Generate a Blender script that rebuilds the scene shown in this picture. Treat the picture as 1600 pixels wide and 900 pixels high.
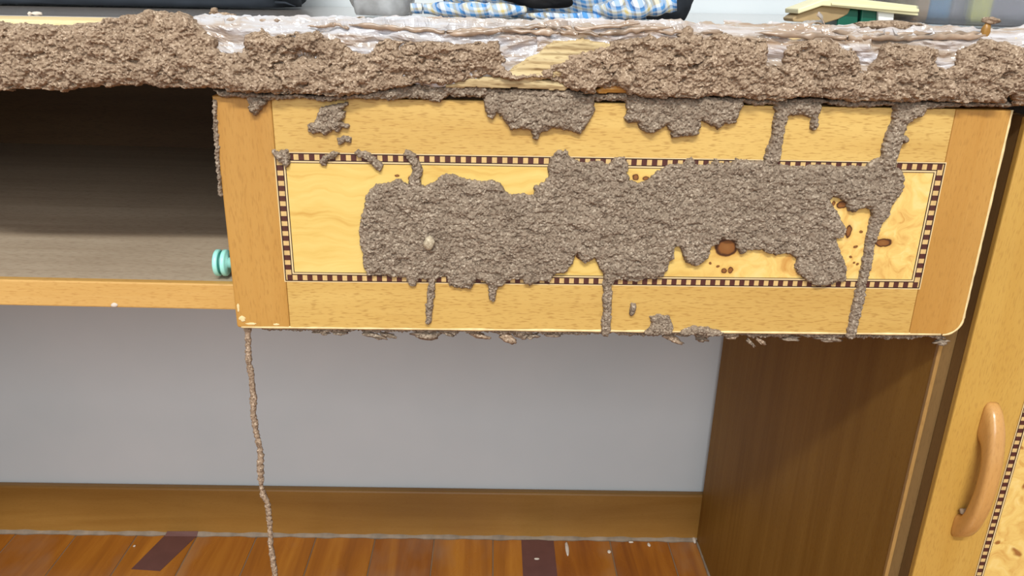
import bpy, bmesh, math, random
import numpy as np
from mathutils import Vector, Matrix

random.seed(7)
S = bpy.context.scene
C = S.collection
for o in list(bpy.data.objects):
    bpy.data.objects.remove(o)

# ------------------------------------------------------------------ camera
CAMZ = 0.7762                       # lens height above the floor
FPX, PITCH, YAW, ROLL = 1245.75, 0.35525, 0.0306, 0.03142
_f = np.array([math.sin(YAW)*math.cos(PITCH), math.cos(YAW)*math.cos(PITCH), -math.sin(PITCH)])
_r = np.array([math.cos(YAW), -math.sin(YAW), 0.0])
_u = np.cross(_r, _f)
CR = math.cos(ROLL)*_r + math.sin(ROLL)*_u
CU = -math.sin(ROLL)*_r + math.cos(ROLL)*_u
CF = _f
cam_d = bpy.data.cameras.new('camera')
cam_d.sensor_width = 36.0
cam_d.lens = FPX*36.0/1600.0
cam_d.clip_start = 0.01
cam = bpy.data.objects.new('camera', cam_d)
C.objects.link(cam)
cam.matrix_world = Matrix(((CR[0], CU[0], -CF[0], 0), (CR[1], CU[1], -CF[1], 0), (CR[2], CU[2], -CF[2], CAMZ), (0, 0, 0, 1)))
S.camera = cam

# ------------------------------------------------------------------ world, lights, exposure
w = bpy.data.worlds.new('room_light')
S.world = w
w.use_nodes = True
w.node_tree.nodes['Background'].inputs[0].default_value = (0.97, 0.985, 1.0, 1)
w.node_tree.nodes['Background'].inputs[1].default_value = 0.40
ld = bpy.data.lights.new('ceiling_tube', 'AREA')
ld.shape = 'RECTANGLE'
ld.size, ld.size_y = 1.2, 0.14
ld.energy = 49
ld.color = (1.0, 0.995, 0.95)
lo = bpy.data.objects.new('ceiling_tube', ld)
C.objects.link(lo)
lo.location = (-0.05, -1.32, 2.52)
lo.rotation_euler = (Vector((0.05, 0.5, 0.62)) - lo.location).to_track_quat('-Z', 'Y').to_euler()
wd_ = bpy.data.lights.new('wall_fill', 'AREA')        # soft fill added to brighten the wall under the desk; no window known
wd_.shape = 'RECTANGLE'
wd_.size, wd_.size_y = 1.6, 1.3
wd_.energy = 36
wd_.color = (0.93, 0.97, 1.0)
wo_ = bpy.data.objects.new('wall_fill', wd_)
C.objects.link(wo_)
wo_.location = (-0.3, -2.6, 1.95)
wo_.rotation_euler = (Vector((0.0, 0.8, 0.5)) - wo_.location).to_track_quat('-Z', 'Y').to_euler()
S.view_settings.view_transform = 'Standard'
S.view_settings.look = 'None'
S.view_settings.gamma = 1.0
S.view_settings.use_curve_mapping = False
S.view_settings.exposure = 0.42

# ------------------------------------------------------------------ helpers
def at(x, y, Y=None, Z=None, X=None):
    """photograph position -> point of the real plane Y=, Z= or X= (metres)"""
    d = (x-800)*CR + (450-y)*CU + FPX*CF
    if Y is not None: s = Y/d[1]
    elif Z is not None: s = (Z-CAMZ)/d[2]
    else: s = X/d[0]
    p = d*s
    return Vector((p[0], p[1], p[2]+CAMZ))

def lin(r, g, b):
    f = lambda c: (c/255/12.92) if c/255 <= 0.04045 else ((c/255+0.055)/1.055)**2.4
    return (f(r), f(g), f(b), 1)

def tag(o, label=None, cat=None, group=None, kind=None):
    if label: o['label'] = label
    if cat: o['category'] = cat
    if group: o['group'] = group
    if kind: o['kind'] = kind
    return o

def wloc(o):
    p = Vector((0, 0, 0))
    while o is not None:
        p = p + o.location
        o = o.parent
    return p

def link(name, mesh, mat, parent=None, loc=(0, 0, 0)):
    o = bpy.data.objects.new(name, mesh)
    C.objects.link(o)
    if mat is not None and not len(mesh.materials):
        mesh.materials.append(mat)
    o.parent = parent
    o.location = loc
    return o

def empty(name, loc):
    o = bpy.data.objects.new(name, None)
    o.empty_display_size = 0.05
    C.objects.link(o)
    o.location = loc
    return o

def npmesh(name, V, F, smooth=True):
    V = np.asarray(V, dtype=np.float32)
    m = bpy.data.meshes.new(name)
    if isinstance(F, np.ndarray):
        n = F.shape[1]
        m.vertices.add(len(V)); m.vertices.foreach_set('co', V.ravel())
        m.loops.add(F.size); m.loops.foreach_set('vertex_index', F.ravel().astype(np.int32))
        m.polygons.add(len(F))
        m.polygons.foreach_set('loop_start', np.arange(0, F.size, n, dtype=np.int32))
        m.update(calc_edges=True)
    else:
        m.from_pydata([tuple(map(float, v)) for v in V], [], F)
        m.update()
    m.polygons.foreach_set('use_smooth', [smooth]*len(m.polygons))
    m.validate()
    return m

def put(name, V, F, mat, parent=None, smooth=True, origin=None):
    """mesh from world-space vertices; origin at the bottom middle; parents are unrotated"""
    V = np.asarray(V, dtype=float)
    if origin is None:
        a, b = V.min(0), V.max(0)
        origin = ((a[0]+b[0])/2, (a[1]+b[1])/2, a[2])
    origin = Vector(origin)
    m = npmesh(name, V-np.array(origin), F, smooth)
    return link(name, m, mat, parent, origin - (wloc(parent) if parent else Vector((0, 0, 0))))

def box_mesh(name, sx, sy, sz, bev=0.001, seg=2):
    bm = bmesh.new()
    bmesh.ops.create_cube(bm, size=1)
    bmesh.ops.scale(bm, vec=(sx, sy, sz), verts=bm.verts)
    if bev:
        bmesh.ops.bevel(bm, geom=bm.edges[:], offset=bev, segments=seg, profile=0.5, affect='EDGES')
    m = bpy.data.meshes.new(name)
    bm.to_mesh(m); bm.free()
    return m

def box(name, x0, x1, y0, y1, z0, z1, mat, parent=None, bev=0.001, seg=2):
    """box between world (or parent-local when the parent is the drawer) bounds"""
    m = box_mesh(name, x1-x0, y1-y0, z1-z0, bev, seg)
    c = Vector(((x0+x1)/2, (y0+y1)/2, (z0+z1)/2))
    if parent is not None and not parent.get('local'):
        c = c - wloc(parent)
    return link(name, m, mat, parent, c)

def sweep(path, radii, ring=12, flat=1.0, cap=True, up=Vector((1, 0, 0))):
    """tube along a list of points"""
    P = [Vector(p) for p in path]
    V, F = [], []
    n = len(P)
    for i in range(n):
        t = (P[min(i+1, n-1)]-P[max(i-1, 0)]).normalized()
        a = up - t*up.dot(t)
        if a.length < 1e-4: a = Vector((0, 1, 0)) - t*t.y
        a.normalize(); b = t.cross(a)
        r = radii[i] if hasattr(radii, '__len__') else radii
        for k in range(ring):
            th = 2*math.pi*k/ring
            V.append(P[i] + a*(r*math.cos(th)) + b*(r*flat*math.sin(th)))
    for i in range(n-1):
        for k in range(ring):
            F.append((i*ring+k, i*ring+(k+1) % ring, (i+1)*ring+(k+1) % ring, (i+1)*ring+k))
    if cap:
        F.append(tuple(range(ring-1, -1, -1)))
        F.append(tuple((n-1)*ring+k for k in range(ring)))
    return V, F

def smooth_path(pts, n):
    P = np.array([list(p) for p in pts], float)
    d = np.r_[0, np.cumsum(np.linalg.norm(np.diff(P, axis=0), axis=1))]
    t = np.linspace(0, d[-1], n)
    Q = np.stack([np.interp(t, d, P[:, k]) for k in range(P.shape[1])], 1)
    for _ in range(max(1, n//(len(pts)*3))):
        Q[1:-1] = (Q[:-2]+2*Q[1:-1]+Q[2:])/4
    return Q

# ---- noise on arrays
def _hash(ix, iy, s):
    h = (ix.astype(np.int64)*374761393 + iy.astype(np.int64)*668265263 + s*974634777) & 0xffffffff
    h = ((h ^ (h >> 13))*1274126177) & 0xffffffff
    h = h ^ (h >> 16)
    return (h & 0xffffff)/float(0xffffff)

def vn(x, y, s=0):
    ix, iy = np.floor(x), np.floor(y)
    fx, fy = x-ix, y-iy
    fx = fx*fx*fx*(fx*(fx*6-15)+10); fy = fy*fy*fy*(fy*(fy*6-15)+10)
    a, b = _hash(ix, iy, s), _hash(ix+1, iy, s)
    c, d = _hash(ix, iy+1, s), _hash(ix+1, iy+1, s)
    return ((a+(b-a)*fx)*(1-fy) + (c+(d-c)*fx)*fy)*2-1

def fbm(x, y, s=0, o=4, g=0.5):
    r, a, t = 0, 1.0, 0
    for i in range(o):
        r = r + a*vn(x*2**i+i*17.3, y*2**i-i*9.1, s+i*31); t += a; a *= g
    return r/t

def worley(x, y, s=0):
    ix, iy = np.floor(x), np.floor(y)
    best = np.full(x.shape, 9.0); rnd = np.zeros(x.shape); dx = np.zeros(x.shape); dy = np.zeros(x.shape)
    for a in (-1, 0, 1):
        for b in (-1, 0, 1):
            cx, cy = ix+a, iy+b
            px = cx+_hash(cx, cy, s); py = cy+_hash(cx, cy, s+7)
            d = np.hypot(x-px, y-py)
            m = d < best
            best = np.where(m, d, best); rnd = np.where(m, _hash(cx, cy, s+13), rnd)
            dx = np.where(m, x-px, dx); dy = np.where(m, y-py, dy)
    return best, rnd, dx, dy

# ------------------------------------------------------------------ materials
class NT:
    def __init__(self, name, rough=0.5, spec=0.5):
        self.m = bpy.data.materials.new(name)
        self.m.use_nodes = True
        self.t = self.m.node_tree
        self.b = self.t.nodes['Principled BSDF']
        self.b.inputs['Roughness'].default_value = rough
        self.b.inputs['Specular IOR Level'].default_value = spec
    def n(self, typ, **kw):
        x = self.t.nodes.new(typ)
        for k, v in kw.items(): setattr(x, k, v)
        return x
    def l(self, a, b): self.t.links.new(a, b)
    def coord(self, scale=(1, 1, 1), out='Object', rnd=0.0):
        tc = self.n('ShaderNodeTexCoord')
        mp = self.n('ShaderNodeMapping')
        mp.inputs['Scale'].default_value = scale
        self.l(tc.outputs[out], mp.inputs[0])
        if rnd:
            oi = self.n('ShaderNodeObjectInfo'); mu = self.n('ShaderNodeMath', operation='MULTIPLY')
            mu.inputs[1].default_value = rnd
            cb = self.n('ShaderNodeCombineXYZ')
            self.l(oi.outputs['Random'], mu.inputs[0])
            for i in range(3): self.l(mu.outputs[0], cb.inputs[i])
            self.l(cb.outputs[0], mp.inputs['Location'])
        return mp.outputs[0]
    def noise(self, co, scale=1.0, detail=3, rough=0.5, dist=0.0):
        x = self.n('ShaderNodeTexNoise')
        x.inputs['Scale'].default_value = scale; x.inputs['Detail'].default_value = detail
        x.inputs['Roughness'].default_value = rough; x.inputs['Distortion'].default_value = dist
        self.l(co, x.inputs['Vector'])
        return x.outputs[0]
    def ramp(self, fac, stops, interp='LINEAR'):
        r = self.n('ShaderNodeValToRGB')
        r.color_ramp.interpolation = interp
        e = r.color_ramp.elements
        while len(e) < len(stops): e.new(0.5)
        for q, (p, c) in zip(e, stops):
            q.position = p; q.color = c
        self.l(fac, r.inputs[0])
        return r
    def mix(self, fac, a, b, mode='MIX'):
        x = self.n('ShaderNodeMix', data_type='RGBA', blend_type=mode)
        for s, v in ((x.inputs[0], fac), (x.inputs[6], a), (x.inputs[7], b)):
            if isinstance(v, (int, float)): s.default_value = v
            elif isinstance(v, tuple): s.default_value = v
            else: self.l(v, s)
        return x.outputs[2]
    def color(self, c):
        if isinstance(c, tuple): self.b.inputs['Base Color'].default_value = c
        else: self.l(c, self.b.inputs['Base Color'])
    def bump(self, h, strength=0.3, dist=0.001):
        x = self.n('ShaderNodeBump')
        x.inputs['Strength'].default_value = strength; x.inputs['Distance'].default_value = dist
        self.l(h, x.inputs['Height']); self.l(x.outputs[0], self.b.inputs['Normal'])

def gray(v): return (v, v, v, 1)

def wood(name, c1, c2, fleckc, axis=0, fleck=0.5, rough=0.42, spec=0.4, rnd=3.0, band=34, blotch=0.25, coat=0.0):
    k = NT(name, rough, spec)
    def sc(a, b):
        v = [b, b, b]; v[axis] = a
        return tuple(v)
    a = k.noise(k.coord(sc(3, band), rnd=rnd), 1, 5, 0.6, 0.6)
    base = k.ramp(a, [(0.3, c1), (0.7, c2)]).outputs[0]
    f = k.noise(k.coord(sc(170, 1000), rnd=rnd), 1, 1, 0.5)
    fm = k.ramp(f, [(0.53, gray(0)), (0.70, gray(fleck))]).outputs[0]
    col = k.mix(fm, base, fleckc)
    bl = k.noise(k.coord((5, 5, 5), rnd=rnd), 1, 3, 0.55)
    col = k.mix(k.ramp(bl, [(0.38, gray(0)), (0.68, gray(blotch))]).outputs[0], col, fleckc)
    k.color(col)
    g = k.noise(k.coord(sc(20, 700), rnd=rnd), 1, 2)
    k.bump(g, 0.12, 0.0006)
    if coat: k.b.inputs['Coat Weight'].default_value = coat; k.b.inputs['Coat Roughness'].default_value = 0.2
    return k.m

BEECH1, BEECH2, BEECHF = lin(212, 178, 104), lin(196, 157, 84), lin(150, 106, 48)
M = {}
M['beech_x'] = wood('beech_along', BEECH1, BEECH2, BEECHF, 0)
M['beech_z'] = wood('beech_upright', lin(192, 146, 76), lin(176, 126, 56), BEECHF, 2, 0.35)
M['door_z'] = wood('door_beech_upright', lin(196, 156, 78), lin(184, 140, 62), BEECHF, 2, 0.3)
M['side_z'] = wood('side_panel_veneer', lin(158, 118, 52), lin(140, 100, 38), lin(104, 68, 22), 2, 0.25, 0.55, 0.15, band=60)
M['lip_x'] = wood('shelf_lipping_wood', lin(214, 174, 106), lin(200, 156, 86), lin(166, 116, 56), 0, 0.4, band=50)
M['skirting_x'] = wood('skirting_wood', lin(164, 122, 60), lin(146, 104, 46), lin(108, 72, 28), 0, 0.15, 0.35, band=30)
M['shelf_x'] = wood('shelf_board_veneer', lin(188, 172, 150), lin(168, 150, 128), lin(120, 98, 76), 0, 0.4, 0.6, band=45)
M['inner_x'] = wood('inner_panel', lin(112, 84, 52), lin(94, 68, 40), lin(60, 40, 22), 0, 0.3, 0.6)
M['edge_dark'] = wood('dark_edge_brown', lin(128, 98, 58), lin(112, 84, 46), lin(76, 54, 28), 2, 0.2, 0.6)  # darker brown for the panel's front edge and the door board
M['bead'] = wood('edge_bead_wood', lin(172, 134, 80), lin(156, 118, 64), lin(110, 76, 36), 2, 0.25)
M['raw_x'] = wood('raw_eaten_wood', lin(200, 182, 140), lin(180, 154, 110), lin(128, 100, 66), 0, 0.6, 0.75, 0.2, band=160)
M['top_x'] = wood('desk_top_laminate', lin(176, 168, 162), lin(158, 150, 144), lin(120, 106, 96), 0, 0.3, 0.09, 0.5)
M['pale_lip'] = wood('pale_lipping', lin(232, 210, 160), lin(214, 186, 130), lin(170, 130, 80), 0, 0.3, 0.6)
M['plank_y'] = None
k = NT('floor_plank_varnish', 0.24, 0.5)
a = k.noise(k.coord((30, 2.2, 30), rnd=9), 1, 5, 0.6, 0.7)
base = k.ramp(a, [(0.3, lin(186, 122, 42)), (0.5, lin(150, 86, 22)), (0.68, lin(108, 50, 14))]).outputs[0]
oi = k.n('ShaderNodeObjectInfo')
base = k.mix(0.42, base, k.ramp(oi.outputs['Random'], [(0, lin(180, 118, 44)), (0.5, lin(156, 98, 36)), (1, lin(132, 72, 22))]).outputs[0])
dust = k.noise(k.coord((7, 4, 7), rnd=9), 1, 4, 0.6)
base = k.mix(k.ramp(dust, [(0.52, gray(0)), (0.72, gray(0.5))]).outputs[0], base, lin(146, 122, 102))
k.color(base)
k.l(k.ramp(dust, [(0.4, gray(0.2)), (0.7, gray(0.42))]).outputs[0], k.b.inputs['Roughness'])
M['plank_y'] = k.m

k = NT('wall_paint', 0.75, 0.25)
a = k.noise(k.coord((3, 3, 3)), 1, 4, 0.6)
k.color(k.ramp(a, [(0.3, lin(209, 218, 222)), (0.7, lin(220, 226, 229))]).outputs[0])
k.bump(k.noise(k.coord((220, 220, 220)), 1, 2), 0.05, 0.001)
M['wall'] = k.m

def plain(name, c, rough=0.5, spec=0.5, var=0.0, scale=60):
    k = NT(name, rough, spec)
    if var:
        a = k.noise(k.coord((scale,)*3), 1, 3)
        d = tuple(max(0, v*(1-var)) for v in c[:3])+(1,)
        k.color(k.ramp(a, [(0.3, c), (0.7, d)]).outputs[0])
    else: k.color(c)
    return k.m
M['walnut'] = plain('dark_inlay_wood', lin(86, 46, 38), 0.45, 0.4, 0.35, 400)
M['maple'] = plain('light_inlay_wood', lin(214, 180, 120), 0.45, 0.4, 0.2, 300)
M['string_dark'] = plain('dark_stringing', lin(52, 32, 24), 0.5, 0.4)
M['string_pale'] = plain('pale_stringing', lin(222, 196, 146), 0.5, 0.4)
M['pale_edge'] = plain('worn_and_lit_pale', lin(238, 212, 158), 0.6, 0.3, 0.25, 200)  # pale tone for the worn patches and the painted bevel highlight
M['mint'] = plain('mint_plastic', lin(160, 226, 214), 0.35, 0.5)
M['mint_dark'] = plain('teal_groove', lin(40, 110, 100), 0.5, 0.4)
M['white_plastic'] = plain('white_plastic', lin(226, 228, 224), 0.4, 0.5)
M['tape'] = plain('maroon_tape', lin(104, 68, 62), 0.5, 0.35, 0.18, 40)
M['caulk'] = plain('grey_caulk', lin(150, 134, 116), 0.7, 0.3, 0.35, 60)
M['crumb'] = plain('pale_crumb', lin(214, 202, 188), 0.8, 0.2, 0.2, 300)
M['cream'] = plain('cream_plastic', lin(226, 218, 176), 0.45, 0.45, 0.12, 40)
M['beige'] = plain('beige_plastic', lin(176, 150, 108), 0.6, 0.35, 0.3, 50)
M['green'] = plain('dark_green_plastic', lin(10, 92, 72), 0.35, 0.5, 0.2, 40)
M['slate'] = plain('slate_fabric', lin(52, 58, 66), 0.85, 0.2, 0.3, 30)

# termite mud: pellets of grey brown soil
def mud_mat(name, dark, mid, light):
    k = NT(name, 0.95, 0.12)
    co = k.coord((1, 1, 1))
    v = k.n('ShaderNodeTexVoronoi'); v.inputs['Scale'].default_value = 900
    k.l(co, v.inputs['Vector'])
    sep = k.n('ShaderNodeSeparateColor'); k.l(v.outputs['Color'], sep.inputs[0])
    col = k.ramp(sep.outputs[0], [(0.0, dark), (0.45, mid), (0.8, mid), (1.0, light)]).outputs[0]
    big = k.noise(co, 45, 4, 0.6)
    col = k.mix(k.ramp(big, [(0.35, gray(0)), (0.7, gray(0.3))]).outputs[0], col, dark)
    k.color(col)
    k.bump(k.noise(co, 1500, 2, 0.6), 0.5, 0.0006)
    return k.m
M['mud'] = mud_mat('termite_mud', lin(102, 88, 75), lin(146, 130, 113), lin(186, 171, 152))
M['mud_warm'] = mud_mat('termite_mud_warm', lin(112, 92, 75), lin(162, 140, 118), lin(200, 179, 156))

# crinkled film
k = NT('crinkled_clear_film', 0.14, 0.8)
a = k.noise(k.coord((9, 70, 110)), 1, 4, 0.6, 0.8)
col = k.ramp(a, [(0.32, lin(132, 104, 82)), (0.44, lin(164, 146, 128)), (0.52, lin(182, 172, 166)), (0.7, lin(204, 204, 210))]).outputs[0]
bl = k.noise(k.coord((14, 30, 60)), 1, 3, 0.6)
col = k.mix(k.ramp(bl, [(0.5, gray(0)), (0.62, gray(0.75))]).outputs[0], col, lin(158, 130, 104))
k.color(col)
k.bump(k.noise(k.coord((60, 240, 260)), 1, 3, 0.6), 0.5, 0.002)
M['film'] = k.m
k = NT('silvery_film', 0.13, 0.8)
a = k.noise(k.coord((9, 70, 110)), 1, 4, 0.6, 0.8)
k.color(k.ramp(a, [(0.30, lin(140, 112, 90)), (0.40, lin(176, 162, 150)), (0.49, lin(182, 176, 174)), (0.72, lin(200, 203, 212))]).outputs[0])
k.bump(k.noise(k.coord((60, 240, 260)), 1, 3, 0.6), 0.6, 0.002)
M['film_silver'] = k.m
M['fold'] = plain('tan_film_fold', lin(172, 148, 126), 0.3, 0.6, 0.5, 90)

# ------------------------------------------------------------------ mud builder
def poly_sdf(U, Vv, P):
    """signed distance (positive inside)"""
    d2 = np.full(U.shape, 1e9); inside = np.zeros(U.shape, bool)
    n = len(P)
    for i in range(n):
        ax, ay = P[i]; bx, by = P[(i+1) % n]
        ex, ey = bx-ax, by-ay
        L = ex*ex+ey*ey+1e-18
        t = np.clip(((U-ax)*ex+(Vv-ay)*ey)/L, 0, 1)
        d2 = np.minimum(d2, (U-ax-t*ex)**2+(Vv-ay-t*ey)**2)
        c = ((ay > Vv) != (by > Vv)) & (U < ex*(Vv-ay)/(ey if abs(ey) > 1e-12 else 1e-12)+ax)
        inside ^= c
    d = np.sqrt(d2)
    return np.where(inside, d, -d)

def stroke_sdf(U, Vv, P):
    """P: (u, v, radius) polyline"""
    best = np.full(U.shape, -1e9)
    for i in range(len(P)-1):
        ax, ay, ar = P[i]; bx, by, br = P[i+1]
        ex, ey = bx-ax, by-ay
        t = np.clip(((U-ax)*ex+(Vv-ay)*ey)/(ex*ex+ey*ey+1e-18), 0, 1)
        best = np.maximum(best, ar+(br-ar)*t-np.hypot(U-ax-t*ex, Vv-ay-t*ey))
    return best

PXM = 0.0004
def mud(name, polys=(), strokes=(), holes=(), Y=0.5, Yp=None, T=0.004, ew=0.004, res=0.00042, warp=0.0010,
        lump=0.0012, plate=0.0009, pellet=0.0006, step=0.0009, seed=1, mat=None, parent=None, ztop=None, lean=0.0, cracks=0.0, pits=0.0):
    Yp = Yp or Y
    PP = [np.array([(lambda p: (p.x, p.z))(at(x, y, Y=Yp)) for x, y in P]) for P in polys]
    HH = [np.array([(lambda p: (p.x, p.z))(at(x, y, Y=Yp)) for x, y in P]) for P in holes]
    SS = []
    for P in strokes:
        q = smooth_path(P, max(8, 5*len(P)))
        SS.append([(at(x, y, Y=Yp).x, at(x, y, Y=Yp).z, r*PXM) for x, y, r in q])
    allp = np.concatenate(PP+[np.array([(u, v) for u, v, r in s]) for s in SS])
    pad = 0.006
    u0, v0 = allp.min(0)-pad; u1, v1 = allp.max(0)+pad
    nu, nv = int((u1-u0)/res)+1, int((v1-v0)/res)+1
    U, W = np.meshgrid(np.linspace(u0, u1, nu), np.linspace(v0, v1, nv))
    wx = warp*fbm(U/0.0045, W/0.0045, seed, 3); wz = warp*fbm(U/0.0045+50, W/0.0045+9, seed+5, 3)
    uu = U+wx+0.0006*fbm(U/0.0016, W/0.0016, seed+91, 2); ww = W+wz+0.0006*fbm(U/0.0016+5, W/0.0016, seed+92, 2)
    d = np.full(U.shape, -1e9)
    for P in PP: d = np.maximum(d, poly_sdf(uu, ww, P))
    for s in SS: d = np.maximum(d, stroke_sdf(uu, ww, s))
    for P in HH: d = np.minimum(d, -poly_sdf(uu, ww, P))
    pr = np.clip(d/ew, 0, 1); pr = np.sqrt(1-(1-pr)**2)
    f1, rn, dx, dy = worley(U/0.00125+seed, W/0.00125, seed+3)
    pel = np.sqrt(np.clip(1-(f1/0.8)**2, 0, 1))*(0.55+0.9*rn)
    f3, rn3, _a, _b = worley(U/0.0034+seed, W/0.0030, seed+9)
    pel = pel+1.1*np.sqrt(np.clip(1-(f3/0.85)**2, 0, 1))*(rn3-0.15)
    f2, rn2, dx2, dy2 = worley((U+wx*1.5)/0.009, (W+wz*1.5)/0.0065+seed, seed+11)
    an = (rn2*57.3 % 1.0-0.5)*3.4
    pl = ((rn2-0.5)*1.0-(dy2*np.cos(an)+dx2*np.sin(an))*0.7)*(0.35+0.65*(_hash(np.floor(rn2*9973), np.floor(rn2*131), seed) > 0.55))
    lm = fbm(U/0.011, W/0.008, seed+21, 4, 0.55)
    h = step*(0.6+0.4*pel)+pr*T*(0.8+0.35*fbm(U/0.03, W/0.03, seed+40, 2))+np.minimum(pr+0.25, 1)*(lump*lm+plate*pl+pellet*pel)
    if cracks:
        r = np.abs(fbm(U/0.020+3, W/0.026, seed+61, 3))
        h = h-cracks*np.clip(1-r/0.05, 0, 1)*(pr > 0.5)*(fbm(U/0.03, W/0.03, seed+66, 1) > -0.1)
    if pits:
        h = h-pits*np.clip((fbm(U/0.0075, W/0.0055, seed+81, 3)-0.28)*5, 0, 1)*(pr > 0.6)
    h = np.maximum(h, 0.0005)
    ins = d > 0
    h = np.where(ins, h, -0.0008)
    lat = 0.0004
    X = U+lat*vn(U/0.0011, W/0.0011, seed+71)*ins
    Zz = W+lat*vn(U/0.0011+7, W/0.0011, seed+72)*ins
    Yy = Y-h
    if ztop is not None:
        ov = np.clip(W-(ztop[0]+ztop[1]*U), 0, None)
        Yy = Yy+lean*ov
        Zz = Zz+np.where(ov > 0, h*0.35, 0)
    q = ins[:-1, :-1] | ins[1:, :-1] | ins[:-1, 1:] | ins[1:, 1:]
    idx = np.arange(nu*nv).reshape(nv, nu)
    F = np.stack([idx[:-1, :-1][q], idx[:-1, 1:][q], idx[1:, 1:][q], idx[1:, :-1][q]], 1)
    use = np.unique(F); re = np.zeros(nu*nv, np.int64); re[use] = np.arange(len(use))
    Vx = np.stack([X.ravel()[use], Yy.ravel()[use], Zz.ravel()[use]], 1)
    return put(name, Vx, re[F], mat or M['mud'], parent)

def blob(name, c, r, seed, mat, amp=0.25, sub=3, parent=None, rot=0.0):
    """rough lump; c centre, r three radii"""
    bm = bmesh.new()
    bmesh.ops.create_icosphere(bm, subdivisions=sub, radius=1)
    V = np.array([v.co[:] for v in bm.verts]); F = [tuple(v.index for v in f.verts) for f in bm.faces]
    bm.free()
    n = fbm(V[:, 0]*1.6+seed*3.1, V[:, 1]*1.6+V[:, 2]*2.3, seed, 4)
    V = V*(1+amp*n)[:, None]*np.array(r)
    if rot:
        cs, sn = math.cos(rot), math.sin(rot)
        V = np.stack([V[:, 0]*cs-V[:, 2]*sn, V[:, 1], V[:, 0]*sn+V[:, 2]*cs], 1)
    return put(name, V+np.array(c), F, mat, parent)

# ================================================================== the setting
WY = 1.0135
box('wall_back', -3.0, 3.0, WY, WY+0.1, 0.0, 2.4, M['wall'], bev=0)['kind'] = 'structure'
fl = box('floor', -3.0, 3.0, -1.2, WY+0.1, -0.06, -0.0012, plain('subfloor', lin(140, 116, 92), 0.8, 0.2, 0.3, 20), bev=0)
fl['kind'] = 'structure'
PW = 0.0886
pm = box_mesh('plank', PW-0.0016, 2.2, 0.0119, 0.0007, 1)
xs = [-0.252+PW*i for i in range(-28, 31)]
for x in xs:
    link('plank', pm, M['plank_y'], fl, Vector((x+PW/2, WY-1.1, -0.00595)) - fl.location)
bb = box('baseboard_back', -3.0, 3.0, WY-0.012, WY, 0.0, 0.0805, M['skirting_x'], bev=0.003)
bb['kind'] = 'structure'
V, F = [], []
nx = 800
for i in range(nx+1):
    x = -3.0+6.0*i/nx
    r = 0.0034+0.0011*math.sin(i*0.9)*math.sin(i*0.37)
    for (dy, dz) in ((0, 0.0), (-r*1.5, 0.0), (-r*1.0, r*0.6), (0, r*1.2)):
        V.append((x, WY-0.012+dy, dz))
for i in range(nx):
    for j in range(3):
        F.append((4*i+j, 4*i+4+j, 4*i+5+j, 4*i+1+j))
put('trim_1', V, F, M['caulk'])['kind'] = 'structure'

# ================================================================== desk cabinet: side panel, shelf, drawer, door
cab = empty('desk_cabinet', (0.08, 0.75, 0.0))
tag(cab, 'beech desk body with an inlaid mud-covered drawer, open shelf and cabinet door', 'desk')
PX = 0.3245
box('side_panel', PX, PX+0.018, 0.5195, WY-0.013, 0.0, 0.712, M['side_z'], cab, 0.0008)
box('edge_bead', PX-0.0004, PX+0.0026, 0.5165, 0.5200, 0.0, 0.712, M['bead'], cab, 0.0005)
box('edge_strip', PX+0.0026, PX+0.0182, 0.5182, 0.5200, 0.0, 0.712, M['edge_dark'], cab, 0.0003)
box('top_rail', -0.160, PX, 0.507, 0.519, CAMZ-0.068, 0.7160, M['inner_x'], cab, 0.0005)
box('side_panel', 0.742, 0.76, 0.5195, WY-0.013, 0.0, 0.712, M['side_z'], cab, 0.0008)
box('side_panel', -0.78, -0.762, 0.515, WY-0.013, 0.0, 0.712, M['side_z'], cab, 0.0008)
SZ = CAMZ-0.1925
box('shelf_board', -0.762, -0.160, 0.520, 0.9945, SZ-0.018, SZ, M['shelf_x'], cab, 0.0004)
box('shelf_lipping', -0.762, -0.1675, 0.5135, 0.5205, SZ-0.0185, SZ+0.0003, M['lip_x'], cab, 0.0010)
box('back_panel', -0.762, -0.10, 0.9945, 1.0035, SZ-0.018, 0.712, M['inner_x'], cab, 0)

blob('paint_chip', (at(178, 473, Y=0.513).x, 0.5133, SZ-0.0165), (0.0026, 0.0008, 0.0018), 3, M['crumb'], 0.3, 2, cab)
# ---- drawer (local space: x along the front, y depth from the front face, z up)
TILT = math.radians(-0.55)
D0 = Vector((0.0775, 0.500, CAMZ-0.1392))
HW, HH_ = 0.2483, 0.0768
def multi_box(bs):
    bm = bmesh.new()
    for (x0, x1, y0, y1, z0, z1) in bs:
        r = bmesh.ops.create_cube(bm, size=1)
        bmesh.ops.scale(bm, vec=(x1-x0, y1-y0, z1-z0), verts=r['verts'])
        bmesh.ops.translate(bm, vec=((x0+x1)/2, (y0+y1)/2, (z0+z1)/2), verts=r['verts'])
    m = bpy.data.meshes.new('drawer'); bm.to_mesh(m); bm.free()
    return m
dm = multi_box([(-0.236, -0.224, 0.018, 0.44, -0.066, 0.05), (0.224, 0.236, 0.018, 0.44, -0.066, 0.05),
                (-0.224, 0.224, 0.018, 0.44, -0.066, -0.060), (-0.224, 0.224, 0.428, 0.44, -0.060, 0.05),
                (-0.2355, 0.2355, 0.006, 0.018, -0.070, 0.070)])
dr = link('drawer', dm, M['inner_x'], cab, D0-cab.location)
dr.rotation_euler = (0, TILT, 0)
dr['local'] = 1
SX = 0.2124

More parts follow.
